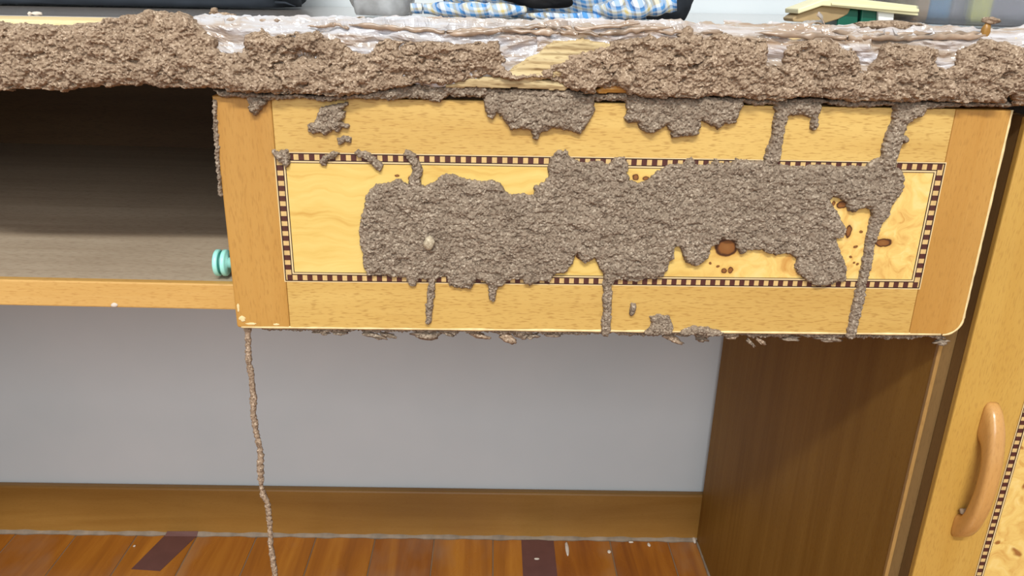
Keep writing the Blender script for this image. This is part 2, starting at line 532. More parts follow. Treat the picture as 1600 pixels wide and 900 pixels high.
def stile_mesh(name, x0, x1, z0, z1, rc, depth=0.018, bev=0.0012):
    """upright with its outer lower corner rounded; rc = (left radius, right radius)"""
    pts = [(x0, z1), (x0, z0+rc[0])]
    if rc[0] > 0:
        for i in range(1, 9):
            a = math.pi+i*math.pi/16
            pts.append((x0+rc[0]+rc[0]*math.cos(a), z0+rc[0]+rc[0]*math.sin(a)))
    else: pts[1] = (x0, z0)
    if rc[1] > 0:
        for i in range(0, 9):
            a = 1.5*math.pi+i*math.pi/16
            pts.append((x1-rc[1]+rc[1]*math.cos(a), z0+rc[1]+rc[1]*math.sin(a)))
    else: pts.append((x1, z0))
    pts.append((x1, z1))
    bm = bmesh.new()
    f = bm.faces.new([bm.verts.new((x, 0, z)) for x, z in pts])
    r = bmesh.ops.extrude_face_region(bm, geom=[f])
    bmesh.ops.translate(bm, vec=(0, depth, 0), verts=[v for v in r['geom'] if isinstance(v, bmesh.types.BMVert)])
    bmesh.ops.recalc_face_normals(bm, faces=bm.faces[:])
    ed = [e for e in bm.edges if abs(e.verts[0].co.y) < 1e-6 and abs(e.verts[1].co.y) < 1e-6]
    bmesh.ops.bevel(bm, geom=ed, offset=bev, segments=2, profile=0.5, affect='EDGES')
    m = bpy.data.meshes.new(name); bm.to_mesh(m); bm.free()
    return m
link('stile', stile_mesh('stile', -HW, -SX-0.00015, -HH_, HH_, (0.002, 0)), M['beech_z'], dr)
link('stile', stile_mesh('stile', SX+0.00015, HW, -HH_, HH_, (0, 0.012)), M['beech_z'], dr)
for s in (1, -1):
    z0, z1 = (0.0432, HH_) if s > 0 else (-HH_, -0.0432)
    box('rail', -SX, SX, 0.0001, 0.018, z0, z1, M['beech_x'], dr, 0.0003, 1)
# pale arris on lower and right edges; right one paints the lit bevel
V, F = sweep([(x, 0.0008, -HH_+0.0004) for x in np.linspace(-HW+0.003, HW-0.0135, 40)], [0.0009+0.0005*random.random() for _ in range(40)], 6)
o = link('pale_arris', npmesh('pale_arris', V, F), M['pale_edge'], dr)
pa = [(HW-0.012+0.012*math.sin(a), 0.0008, -HH_+0.012-0.012*math.cos(a)) for a in np.linspace(0, math.pi/2, 10)]+[(HW, 0.0008, z) for z in np.linspace(-HH_+0.013, HH_, 30)]
V, F = sweep(pa, [0.0008+0.0004*random.random() for _ in pa], 6, up=Vector((0, 1, 0)))
o = link('pale_arris', npmesh('pale_arris', V, F), M['pale_edge'], dr)

for (x, y, a, b) in ((379, 503, 6, 5), (392, 508, 9, 2.2), (432, 509, 5, 2.0), (373, 488, 2, 8)):
    p = at(x, y, Y=0.5)-D0
    o = blob('worn_patch', (0, 0, 0), (a*PXM, 0.0003, b*PXM), int(x), M['pale_edge'], 0.5, 3)
    o.parent = dr; o.location = (p.x*math.cos(TILT)-p.z*math.sin(TILT), 0.0, p.x*math.sin(TILT)+p.z*math.cos(TILT))
# veneer panel with burl figure and knots
def veneer(name, knots, burl, grad=None, seed=0.0):
    k = NT(name, 0.4, 0.4)
    co = k.coord((1, 1, 1))
    wp = k.n('ShaderNodeTexNoise'); wp.inputs['Scale'].default_value = 26; wp.inputs['Detail'].default_value = 3
    k.l(co, wp.inputs['Vector'])
    sub = k.n('ShaderNodeVectorMath', operation='SUBTRACT'); sub.inputs[1].default_value = (0.5, 0.5, 0.5)
    k.l(wp.outputs['Color'], sub.inputs[0])
    sc = k.n('ShaderNodeVectorMath', operation='SCALE'); sc.inputs['Scale'].default_value = 0.02
    k.l(sub.outputs[0], sc.inputs[0])
    ad = k.n('ShaderNodeVectorMath', operation='ADD'); k.l(co, ad.inputs[0]); k.l(sc.outputs[0], ad.inputs[1])
    mp = k.n('ShaderNodeMapping'); mp.inputs['Scale'].default_value = (14, 1, 130); mp.inputs['Location'].default_value = (seed, seed, seed)
    k.l(ad.outputs[0], mp.inputs[0])
    a = k.noise(mp.outputs[0], 1, 4, 0.6, 0.5)
    straight = k.ramp(a, [(0.3, lin(222, 194, 116)), (0.55, lin(214, 181, 100)), (0.72, lin(198, 154, 76))]).outputs[0]
    sc2 = k.n('ShaderNodeVectorMath', operation='SCALE'); sc2.inputs['Scale'].default_value = 0.05
    k.l(sub.outputs[0], sc2.inputs[0])
    ad2 = k.n('ShaderNodeVectorMath', operation='ADD'); k.l(co, ad2.inputs[0]); k.l(sc2.outputs[0], ad2.inputs[1])
    b = k.noise(ad2.outputs[0], 55, 4, 0.6, 1.6)
    bur = k.ramp(b, [(0.28, lin(230, 202, 134)), (0.46, lin(224, 190, 110)), (0.60, lin(214, 174, 98)), (0.76, lin(190, 136, 66))]).outputs[0]
    if grad:
        sx = k.n('ShaderNodeSeparateXYZ'); k.l(co, sx.inputs[0])
        mr = k.n('ShaderNodeMapRange'); mr.inputs[1].default_value, mr.inputs[2].default_value = grad
        k.l(sx.outputs[0], mr.inputs[0])
        col = k.mix(mr.outputs[0], straight, bur)
    else:
        col = k.mix(burl, straight, bur)
        vv = k.n('ShaderNodeTexVoronoi'); vv.inputs['Scale'].default_value = 62
        k.l(ad2.outputs[0], vv.inputs['Vector'])
        col = k.mix(k.ramp(vv.outputs['Distance'], [(0.16, gray(0.9)), (0.3, gray(0))]).outputs[0], col, lin(142, 84, 36))
    sc3 = k.n('ShaderNodeVectorMath', operation='SCALE'); sc3.inputs['Scale'].default_value = 0.0035
    n3 = k.n('ShaderNodeTexNoise'); n3.inputs['Scale'].default_value = 160; k.l(co, n3.inputs['Vector'])
    s3 = k.n('ShaderNodeVectorMath', operation='SUBTRACT'); s3.inputs[1].default_value = (0.5, 0.5, 0.5)
    k.l(n3.outputs['Color'], s3.inputs[0]); k.l(s3.outputs[0], sc3.inputs[0])
    ad3 = k.n('ShaderNodeVectorMath', operation='ADD'); k.l(co, ad3.inputs[0]); k.l(sc3.outputs[0], ad3.inputs[1])
    for (cx, cz, rx, rz) in knots:
        s = k.n('ShaderNodeVectorMath', operation='SUBTRACT'); s.inputs[1].default_value = (cx, 0, cz)
        k.l(ad3.outputs[0], s.inputs[0])
        m = k.n('ShaderNodeVectorMath', operation='MULTIPLY'); m.inputs[1].default_value = (0.5/rx, 0, 0.5/rz)
        k.l(s.outputs[0], m.inputs[0])
        ln = k.n('ShaderNodeVectorMath', operation='LENGTH'); k.l(m.outputs[0], ln.inputs[0])
        r = k.ramp(ln.outputs['Value'], [(0.0, lin(138, 92, 48)), (0.34, lin(128, 80, 38)), (0.45, lin(64, 36, 18)), (0.51, lin(84, 50, 24)), (0.58, lin(188, 138, 68)), (1.0, lin(212, 168, 90))])
        e = r.color_ramp.elements
        for q, al in zip(e, (1, 1, 1, 1, 0.55, 0)): q.color = (*q.color[:3], al)
        col = k.mix(r.outputs[1], col, r.outputs[0])
    k.color(col)
    return k.m
def dloc(x, y):
    p = at(x, y, Y=0.5)-D0
    c, s = math.cos(TILT), math.sin(TILT)
    return (p.x*c-p.z*s, p.x*s+p.z*c)
kn = []
for (x, y, rx, ry) in [(1380, 380, 13.5, 7.5), (1135, 386, 18, 15), (993, 277, 5, 4.5), (1008, 279, 4.5, 4), (1326, 361, 5, 11), (1316, 320, 8, 6), (1141, 422, 5, 4.5),
                       (1131, 424, 4, 4), (1336, 386, 3, 2.5), (1329, 401, 2.2, 1.8), (1335, 410, 2, 2), (1341, 413, 2.2, 2), (1123, 417, 2.5, 2), (1111, 411, 2.5, 2), (1345, 362, 2.5, 2), (620, 274, 3, 2), (640, 279, 3, 3), (905, 400, 5, 5), (1303, 318, 3, 4)]:
    u, v = dloc(x, y)
    kn.append((u, v, rx*PXM, ry*PXM))
box('veneer_panel', -0.2066, 0.2066, 0.0003, 0.006, -0.0366, 0.0366, veneer('yellow_burl_veneer', kn, 0, (0.02, 0.11)), dr, 0)
# the chequered inlay round the panel: pale ground, dark blocks, fine stringing
def inlay(par, x0, x1, z0, z1, wd, pitch, zmin=-9, y=0.0):
    """frame of outer size x0..x1 / z0..z1; wd = width of the frame"""
    li = 0.00055
    for (a, b, c, d) in ((x0, x1, z1-wd, z1), (x0, x1, z0, z0+wd), (x0, x0+wd, z0+wd, z1-wd), (x1-wd, x1, z0+wd, z1-wd)):
        box('inlay_ground', a, b, y+0.0004, y+0.006, c, d, M['maple'], par, 0)
    bw = wd-0.0031
    bmx = box_mesh('inlay_block', pitch*0.52, 0.004, bw, 0.0001, 1)
    bmz = box_mesh('inlay_block', bw, 0.004, pitch*0.52, 0.0001, 1)
    n = int(round((x1-x0-0.001)/pitch))
    for i in range(n):
        x = x0+0.0005+(i+0.5)*(x1-x0-0.001)/n
        for z in (z1-0.0012-bw/2, z0+0.0012+bw/2):
            if z > zmin: link('inlay_block', bmx, M['walnut'], par, (x, y+0.0022, z))
    n = int(round((z1-z0-2*wd)/pitch))
    for i in range(n):
        z = z0+wd+(i+0.5)*(z1-z0-2*wd)/n
        if z > zmin:
            for x in (x0+0.0012+bw/2, x1-0.0012-bw/2):
                link('inlay_block', bmz, M['walnut'], par, (x, y+0.0022, z))
    def line(off, wdt, mat, yy):
        a, b, c, d = x0+off, x1-off, z0+off, z1-off
        for (p, q, r, s) in ((a, b, d-wdt, d), (a, b, c, c+wdt), (a, a+wdt, c+wdt, d-wdt), (b-wdt, b, c+wdt, d-wdt)):
            box('stringing', p, q, yy, yy+0.004, r, s, mat, par, 0)
    line(0.0, 0.0006, M['string_pale'], y+0.00012)
    line(0.0006, 0.0006, M['string_dark'], y+0.0001)
    line(wd-0.0019, 0.0006, M['string_dark'], y+0.0001)
    line(wd-0.0013, 0.0009, M['string_pale'], y+0.00012)
    line(wd-0.0004, 0.0004, M['string_dark'], y+0.00014)
inlay(dr, -0.2136, 0.2136, -0.0433, 0.0433, 0.0069, 0.0066, y=-0.0001)

# roller on the drawer's side
rc = at(346, 405, Y=0.526)-D0
def lathe(prof, n=28):
    V, F = [], []
    for (x, r) in prof:
        for j in range(n):
            a = 2*math.pi*j/n
            V.append((x, r*math.cos(a), r*math.sin(a)))
    for i in range(len(prof)-1):
        for j in range(n):
            F.append((i*n+j, i*n+(j+1) % n, (i+1)*n+(j+1) % n, (i+1)*n+j))
    F.append(tuple(range(n-1, -1, -1))); F.append(tuple((len(prof)-1)*n+j for j in range(n)))
    return V, F
V, F = lathe([(-0.0045, 0.0075), (-0.0042, 0.0088), (-0.0036, 0.0093), (-0.0016, 0.0093), (-0.0011, 0.0088)])
link('roller', npmesh('roller', V, F), M['mint'], dr, (rc.x, rc.y, rc.z))
V, F = lathe([(-0.0012, 0.0080), (0.0012, 0.0080)])
link('roller_groove', npmesh('roller_groove', V, F), M['mint_dark'], dr, (rc.x, rc.y, rc.z))
V, F = lathe([(0.0008, 0.0086), (0.0012, 0.0092), (0.0032, 0.0092), (0.0040, 0.0084), (0.0041, 0.0038), (-0.2365-rc.x, 0.0038)])
link('roller_flange', npmesh('roller_flange', V, F), M['mint'], dr, (rc.x, rc.y, rc.z))
box('roller_bracket', -0.240, -0.2345, 0.0185, 0.06, -0.050, -0.006, M['white_plastic'], dr, 0.0008)
box('side_edging', -0.2492, -0.2475, 0.004, 0.017, -0.058, 0.0, M['white_plastic'], dr, 0.0004)
del dr['local']

# ---- cabinet door with inlay and bow handle
DX0, DX1, DZ0, DZ1 = 0.3358, 0.752, 0.06, 0.712
dw, dh = DX1-DX0, DZ1-DZ0
dd = Vector(((DX0+DX1)/2, 0.500, (DZ0+DZ1)/2))
dbm = multi_box([(-dw/2+0.0004, dw/2-0.0004, 0.006, 0.0175, -dh/2+0.0004, dh/2-0.0004)])
door = link('door', dbm, M['edge_dark'], cab, dd-cab.location)
door['local'] = 1
SW = 0.0495
for s in (-1, 1):
    x0, x1 = (-dw/2, -dw/2+SW) if s < 0 else (dw/2-SW, dw/2)
    box('stile', x0, x1, 0.0, 0.0059, -dh/2, dh/2, M['door_z'], door, 0.0010)
    z0, z1 = (-dh/2, -dh/2+SW) if s < 0 else (dh/2-SW, dh/2)
    box('rail', -dw/2+SW+0.0002, dw/2-SW-0.0002, 0.0001, 0.0059, z0, z1, M['beech_x'], door, 0.0004)
box('veneer_panel', -dw/2+SW+0.0069, dw/2-SW-0.0069, 0.0003, 0.006, -dh/2+SW+0.0069, dh/2-SW-0.0069, veneer('door_burl_veneer', [], 0.85, None, 4.0), door, 0)
inlay(door, -dw/2+SW, dw/2-SW, -dh/2+SW, dh/2-SW, 0.0069, 0.0066, zmin=-0.06, y=-0.0001)
hx = 0.3625-dd.x
hz = CAMZ-0.322-dd.z
outer = smooth_path([(0.001, 0.0575), (-0.006, 0.0555), (-0.0145, 0.043), (-0.0205, 0.022), (-0.0225, 0.0), (-0.0215, -0.020), (-0.0170, -0.040), (-0.0085, -0.0545), (0.001, -0.0600)], 34)
inner = smooth_path([(0.001, -0.0385), (-0.0045, -0.037), (-0.0085, -0.027), (-0.0115, -0.008), (-0.0115, 0.008), (-0.0085, 0.018), (-0.0050, 0.0240), (0.001, 0.0260)], 26)
pr_ = [tuple(p) for p in outer]+[tuple(p) for p in inner]
bm = bmesh.new()
no, ni = len(outer), len(inner)
# cross sections from the outer to the inner line, rounded like a worn bow
V, F = [], []
N = 40
O2 = smooth_path(outer, N); I2 = smooth_path(inner[::-1], N)
RG = 20
for i in range(N):
    o_, i_ = O2[i], I2[i]
    for j in range(RG):
        a = 2*math.pi*j/RG
        ca, sa = math.cos(a), math.sin(a)
        e_ = (abs(ca)**4+abs(sa)**4)**(-1/4)
        t = 0.5+0.5*ca*e_
        q_ = o_*t+i_*(1-t)
        V.append((hx+0.0060*sa*e_, q_[0], hz+q_[1]))
for i in range(N-1):
    for j in range(RG):
        F.append((i*RG+j, i*RG+(j+1) % RG, (i+1)*RG+(j+1) % RG, (i+1)*RG+j))
F.append(tuple(range(RG-1, -1, -1))); F.append(tuple((N-1)*RG+j for j in range(RG)))
bm.free()
hd = link('handle', npmesh('handle', V, F), wood('handle_wood', lin(204, 156, 92), lin(190, 138, 76), lin(140, 94, 44), 2, 0.2, 0.3, 0.5, coat=0.3), door)
hd['label'] = 'curved wooden bow handle'
blob('fluff', (0, 0, 0), (0.0050, 0.0032, 0.0022), 4, plain('grey_fluff', lin(164, 144, 122), 0.95, 0.1, 0.3, 400), 0.4, 3).parent = door
fo = bpy.data.objects['fluff']; fo.location = (hx-0.001, -0.0045, hz-0.0355)
del door['local']

# ================================================================== desk top with eaten front edge and peeling film
ZT0, ZTS = CAMZ-0.0200, 0.0125            # surface height at x=0 and its slope along x
def ztop(x): return ZT0+ZTS*x
dt = empty('worktop', (0, 0.75, ZT0-0.034))
tag(dt, 'wooden desk top with an eaten front edge and crinkled clear film', 'desk top')
TA = -math.atan(ZTS)
def top_board(name, x0, x1, y0, y1, za, zb, mat, bev=0.001):
    """slab parallel to the sagging surface; za, zb measured from the surface"""
    m = box_mesh(name, x1-x0, y1-y0, zb-za, bev)
    xc = (x0+x1)/2
    o = link(name, m, mat, dt, Vector((xc, (y0+y1)/2, ztop(xc)+(za+zb)/2))-dt.location)
    o.rotation_euler = (0, TA, 0)
    return o
top_board('board', -0.80, 0.80, 0.556, WY-0.003, -0.0335, 0.0, M['top_x'])
top_board('lipping', -0.80, 0.80, 0.4985, 0.5555, -0.0335, -0.0002, M['pale_lip'], 0.003)
# eaten raw wood: rough ledges of the front edge
def ledge(name, pts, Y, depth, seed, mat):
    """splintered ledge: outline in the photograph on plane Y, rough front, depth behind it"""
    P = np.array([(lambda p: (p.x, p.z))(at(x, y, Y=Y)) for x, y in pts])
    res = 0.0006
    u0, v0 = P.min(0)-0.002; u1, v1 = P.max(0)+0.002
    nu, nv = int((u1-u0)/res)+1, int((v1-v0)/res)+1
    U, W = np.meshgrid(np.linspace(u0, u1, nu), np.linspace(v0, v1, nv))
    d = poly_sdf(U+0.002*fbm(U/0.012, W/0.004, seed, 3), W+0.0008*fbm(U/0.006, W/0.006, seed+2, 3), P)
    ins = d > 0
    h = 0.0012*fbm(U/0.03, W/0.0018, seed+4, 4)+0.0015*fbm(U/0.05, W/0.006, seed+8, 2)+0.001*np.clip(d/0.002, 0, 1)
    Yy = np.where(ins, Y-h, Y+depth)
    q = ins[:-1, :-1] | ins[1:, :-1] | ins[:-1, 1:] | ins[1:, 1:]
    idx = np.arange(nu*nv).reshape(nv, nu)
    F = np.stack([idx[:-1, :-1][q], idx[:-1, 1:][q], idx[1:, 1:][q], idx[1:, :-1][q]], 1)
    use = np.unique(F); re = np.zeros(nu*nv, np.int64); re[use] = np.arange(len(use))
    return put(name, np.stack([U.ravel()[use], Yy.ravel()[use], W.ravel()[use]], 1), re[F], mat, dt)
ledge('splintered_edge', [(862, 64), (905, 61), (945, 66), (985, 75), (940, 100), (880, 118), (830, 128), (792, 128), (796, 108), (815, 96), (835, 84)], 0.4925, 0.006, 3, M['raw_x'])
ledge('wood_ledge', [(690, 132), (720, 124), (760, 121), (800, 122), (845, 124), (872, 128), (890, 137), (880, 142), (800, 138), (740, 137), (700, 138)], 0.4935, 0.006, 5, M['raw_x'])
ledge('wood_ledge', [(930, 142), (945, 135), (985, 132), (992, 146), (935, 147)], 0.4945, 0.005, 9, M['beech_z'])
ledge('wood_ledge', [(1575, 140), (1592, 130), (1640, 132), (1640, 166), (1596, 166)], 0.4945, 0.005, 12, M['beech_x'])

# crinkled film over the top corner
def film(name, x0, x1, seed, back, drop, mat, bulge=0.0):
    nx, ns = int((x1-x0)/0.0016), 60
    x = np.linspace(x0, x1, nx); s = np.linspace(0, 1, ns)
    Xg, Sg = np.meshgrid(x, s)
    L = back+drop
    ln = Sg*L*(1+0.10*fbm(Xg/0.03, Sg*0, seed, 3))
    top = ln < back
    Yb = np.where(top, 0.4975+back-ln, 0.4970); Zb = np.where(top, 0.0, -(ln-back))
    # round the corner
    cr = np.clip(1-np.abs(ln-back)/0.008, 0, 1)
    Yb = Yb+0.0025*cr*cr; Zb = Zb-0.0020*cr*cr
    r = 1-np.abs(fbm(Xg/0.055, Sg*L/0.007+0.25*fbm(Xg/0.02, Sg*3, seed+3, 2), seed+5, 3))*2.2
    r = np.clip(r, -0.4, 1)
    n2 = fbm(Xg/0.006, Sg*L/0.0035, seed+9, 3)
    env = 0.55+0.9*np.clip(fbm(Xg/0.05, Sg*2, seed+15, 2)+0.4, 0, 1)
    cz = np.abs(fbm(Xg/0.012+Sg*L/0.02, Sg*L/0.005, seed+44, 2))
    h = (0.0020*r*env+0.0009*n2+0.0016*(1-2.5*cz)*env+0.0016)
    ny = np.where(top, np.where(cr > 0, -0.6*cr, 0), -1.0); nz = np.where(top, 1.0, 0.5*cr)
    V = np.stack([Xg+0.001*n2, Yb+ny*h, ztop(Xg)+Zb+nz*h], -1).reshape(-1, 3)
    idx = np.arange(nx*ns).reshape(ns, nx)
    keep = (fbm(Xg/0.02, Sg*L/0.012, seed+30, 3)+1.1-np.clip((0.35-Sg)*3.2, 0, 2)-np.clip((Sg-0.8)*3, 0, 2)) > 0.12
    q = keep[:-1, :-1] & keep[1:, :-1] & keep[:-1, 1:] & keep[1:, 1:]
    F = np.stack([idx[:-1, :-1][q], idx[1:, :-1][q], idx[1:, 1:][q], idx[:-1, 1:][q]], 1)
    use = np.unique(F); re = np.zeros(nx*ns, np.int64); re[use] = np.arange(len(use))
    o = put(name, V[use], re[F], mat, dt, smooth=False)
    sm = o.modifiers.new('thick', 'SOLIDIFY'); sm.thickness = 0.0002
    return o
film('film', at(296, 40, Y=0.495).x, at(860, 40, Y=0.495).x, 4, 0.040, 0.030, M['film_silver'])
film('film', at(840, 40, Y=0.495).x, 0.44, 15, 0.034, 0.026, M['film'])
# long rolled folds of the film
def fold(pts, r, seed, Y=0.4935, mat=None):
    q = smooth_path([(x, y) for x, y in pts], 90)
    path = [at(x, y, Y=Y) for x, y in q]
    rad = [max(0.0003, 0.62*r*(1+0.45*float(fbm(np.array([i*0.13]), np.array([0.3]), seed, 3)[0]))*min(1, i/6+0.15, (89-i)/6+0.15)) for i in range(90)]
    V, F = sweep(path, rad, 10, 0.8)
    V = np.array([v[:] for v in V])
    V = V+0.0009*np.stack([vn(V[:, 0]/0.004, V[:, 2]/0.003, seed+k) for k in range(3)], 1)
    return put('film_fold', V, F, mat or M['fold'], dt)
fold([(545, 38), (580, 41), (640, 46), (700, 50), (760, 47), (810, 44), (850, 41), (900, 45), (950, 42), (1000, 38)], 0.0022, 3)
fold([(690, 54), (730, 52), (780, 46), (830, 49), (870, 51), (910, 52), (940, 54), (970, 50), (1010, 44), (1050, 42)], 0.0024, 6, 0.4925)
fold([(480, 41), (520, 40), (545, 42)], 0.0016, 8)
fold([(1180, 50), (1230, 55), (1280, 57), (1320, 60), (1380, 60), (1440, 58), (1500, 58), (1540, 56)], 0.0026, 11, 0.4935)
fold([(1290, 48), (1330, 53), (1390, 54), (1450, 53), (1530, 52)], 0.0022, 14, 0.497)
fold([(350, 30), (380, 34), (410, 35), (440, 33)], 0.0018, 17, 0.50)
fold([(960, 52), (1000, 48), (1040, 50), (1090, 52), (1130, 50)], 0.0018, 19, 0.493)

# ================================================================== termite mud
crust_poly = [(-300, 75), (-280, 52), (-230, 36), (-180, 42), (-120, 33), (-60, 34), (0, 36), (40, 38), (100, 40), (130, 38), (160, 33), (185, 29), (208, 25), (222, 19), (250, 20), (280, 22), (290, 28), (300, 32), (315, 45), (325, 55), (333, 62), (335, 75), (345, 82), (360, 84), (372, 82), (378, 70), (380, 55), (395, 48), (405, 45), (412, 52), (425, 56), (450, 55), (462, 48), (470, 52), (490, 48), (500, 50), (503, 60), (520, 60), (532, 62), (540, 72), (550, 80), (565, 84), (580, 82), (588, 65), (600, 62), (640, 64), (680, 66), (720, 68), (760, 66), (780, 66), (785, 85), (790, 95), (784, 103), (792, 110), (812, 117), (830, 115), (845, 115), (853, 106), (870, 95), (890, 87), (920, 80), (945, 72), (960, 64), (1005, 58), (1015, 50), (1030, 58), (1060, 60), (1068, 48), (1075, 43), (1083, 45), (1085, 55), (1100, 60), (1130, 52), (1150, 58), (1200, 62), (1203, 75), (1200, 85), (1198, 100), (1205, 108), (1225, 105), (1228, 80), (1240, 72), (1270, 62), (1300, 65), (1325, 70), (1342, 72), (1345, 90), (1350, 110), (1360, 112), (1370, 95), (1378, 75), (1390, 68), (1420, 70), (1450, 74), (1468, 80), (1465, 105), (1480, 108), (1498, 100), (1500, 80), (1520, 72), (1540, 62), (1580, 66), (1600, 74), (1660, 80), (1720, 70), (1800, 76), (1850, 92), (1880, 115), (1860, 140), (1800, 166), (1740, 170),
              (1660, 166), (1600, 166), (1590, 163), (1588, 148), (1575, 152), (1570, 163), (1540, 162), (1500, 160), (1450, 158), (1400, 160), (1380, 158), (1350, 162), (1320, 157), (1280, 152), (1240, 154), (1215, 158), (1180, 155), (1150, 152), (1100, 152), (1050, 155), (1010, 152), (985, 148), (975, 138), (960, 135), (950, 140), (935, 137), (928, 148), (915, 148), (905, 142), (885, 138), (875, 130), (862, 124), (845, 123), (830, 123), (812, 128), (800, 125), (780, 121), (760, 119), (740, 123), (720, 127), (700, 130), (690, 134), (680, 130), (660, 134), (650, 130), (640, 136), (620, 140), (600, 143), (570, 146), (545, 150), (520, 152), (490, 149), (450, 146), (420, 148), (400, 148), (380, 145), (350, 141), (330, 138), (300, 138), (260, 138), (240, 134), (200, 133), (160, 136), (120, 138), (100, 142), (70, 143), (60, 140), (20, 140), (10, 143), (-60, 142), (-130, 138), (-190, 140), (-240, 128), (-290, 110)]
crust = mud('mud_crust', [crust_poly], Y=0.4952, Yp=0.4900, T=0.0062, ew=0.007, lump=0.0038, plate=0.0026, pellet=0.0008, step=0.0016, seed=5, pits=0.0022, mat=M['mud_warm'],
            ztop=(ZT0, ZTS), lean=1.3, cracks=0.0034, warp=0.0013)
tag(crust, 'long thick crust of brown termite mud along the desk top front edge', 'termite mud')
mud('mud_underlayer', [[(335, 138), (420, 144), (520, 148), (600, 138), (660, 128), (760, 130), (765, 150), (740, 152), (700, 150), (685, 158), (650, 152), (610, 156), (560, 153), (520, 158), (470, 153), (430, 156), (400, 152), (345, 150)]],
    Y=0.4995, T=0.0035, ew=0.003, lump=0.002, plate=0.001, pellet=0.0009, step=0.001, seed=8, mat=M['mud'], parent=crust)
mud('mud_underlayer', [[(750, 136), (800, 138), (880, 138), (930, 146), (990, 142), (1060, 150), (1200, 152), (1400, 156), (1585, 160), (1585, 166), (1500, 166), (1460, 170), (1380, 164), (1330, 168), (1290, 160), (1180, 164), (1150, 158), (980, 156), (930, 158), (860, 152), (755, 154)]],
    Y=0.5005, T=0.0028, ew=0.003, lump=0.0018, plate=0.001, pellet=0.0009, step=0.001, seed=9, mat=M['mud'], parent=crust)

main_poly = [(575, 300), (587, 289), (607, 286), (620, 279), (627, 279), (635, 286), (650, 287), (665, 291), (677, 284), (695, 272), (707, 272), (722, 277), (747, 284), (757, 282), (772, 281), (782, 287), (790, 300), (800, 305), (817, 302), (832, 305), (835, 292), (850, 284), (859, 275), (856, 260), (860, 245), (872, 234), (885, 234), (889, 245), (900, 249), (912, 254), (925, 252), (937, 251), (950, 257), (960, 246), (975, 245), (982, 255), (979, 267), (985, 282), (1000, 286), (1015, 280), (1025, 267), (1040, 260), (1055, 256), (1067, 257), (1071, 247), (1082, 246), (1086, 257), (1095, 259), (1110, 257), (1117, 247), (1125, 255), (1142, 254), (1150, 247), (1175, 252), (1185, 250), (1200, 257), (1225, 257), (1250, 260), (1280, 257), (1307, 260), (1330, 260), (1350, 259), (1362, 250), (1380, 245), (1397, 257), (1407, 267), (1412, 277), (1409, 297), (1400, 310), (1392, 320), (1385, 340), (1372, 345), (1362, 335), (1360, 327), (1350, 325), (1342, 325), (1332, 332), (1325, 330), (1322, 315), (1312, 311), (1300, 306), (1295, 312), (1302, 325), (1310, 335), (1317, 350), (1320, 360), (1317, 370), (1306, 372), (1310, 385), (1314, 400), (1322, 417), (1320, 437), (1305, 440), (1287, 445), (1270, 445), (1260, 437), (1247, 427), (1242, 415), (1245, 405), (1232, 396), (1215, 397), (1200, 395), (1190, 389), (1180, 391), (1167, 390), (1157, 397), (1150, 387), (1147, 375), (1137, 376), (1125, 371), (1122, 380), (1110, 385), (1107, 402), (1095, 409), (1087, 415), (1072, 411), (1065, 395), (1060, 384), (1054, 384), (1052, 400), (1042, 417), (1035, 430), (1020, 436), (1007, 434), (992, 439), (975, 435), (962, 437), (957, 445), (942, 440), (944, 430), (939, 420), (932, 407), (927, 402), (915, 410), (905, 405), (902, 395), (897, 397), (895, 410), (882, 425), (865, 427), (860, 439), (845, 437), (832, 442), (827, 446), (820, 442), (815, 435), (800, 435), (795, 437), (782, 445), (767, 450), (757, 437), (745, 435), (737, 449), (720, 450), (702, 445), (697, 430), (682, 435), (667, 437), (655, 435), (647, 447), (640, 445), (635, 432), (615, 432), (595, 429), (575, 429), (567, 415), (566, 395), (562, 365), (562, 347), (570, 325), (572, 310)]
sheet = mud('mud_sheet', [main_poly], Y=0.5, T=0.0030, ew=0.0055, lump=0.0015, plate=0.0011, pellet=0.0008, step=0.0010, seed=21, pits=0.0008, cracks=0.0008, warp=0.0008)
tag(sheet, 'wide sheet of grey termite mud spread over the inlaid drawer panel', 'termite mud')
tb = dict(Y=0.5, T=0.0024, ew=0.0028, lump=0.0009, plate=0.0004, pellet=0.0008, step=0.0008, warp=0.0008, parent=sheet)
mud('mud_tube', strokes=[[(636, 240, 6), (643, 245, 6.5), (650, 256, 7), (652, 268, 7.5), (648, 282, 8.5), (652, 294, 10)]], seed=31, **tb)
mud('mud_tube', strokes=[[(675, 428, 6), (674, 450, 6), (671, 475, 6), (669, 503, 4.5)]], seed=32, **tb)
mud('mud_tube', strokes=[[(770, 440, 8), (771, 455, 7), (769, 464, 5)]], seed=33, **tb)
mud('mud_tube', strokes=[[(950, 425, 8), (949, 455, 7.5), (948, 485, 7), (946, 516, 9)]], seed=34, **tb)
mud('mud_tube', strokes=[[(1378, 325, 13), (1366, 352, 10), (1359, 380, 7.5), (1354, 410, 7.5), (1346, 440, 8), (1339, 475, 9), (1332, 505, 8), (1329, 522, 8)]], seed=35, **tb)

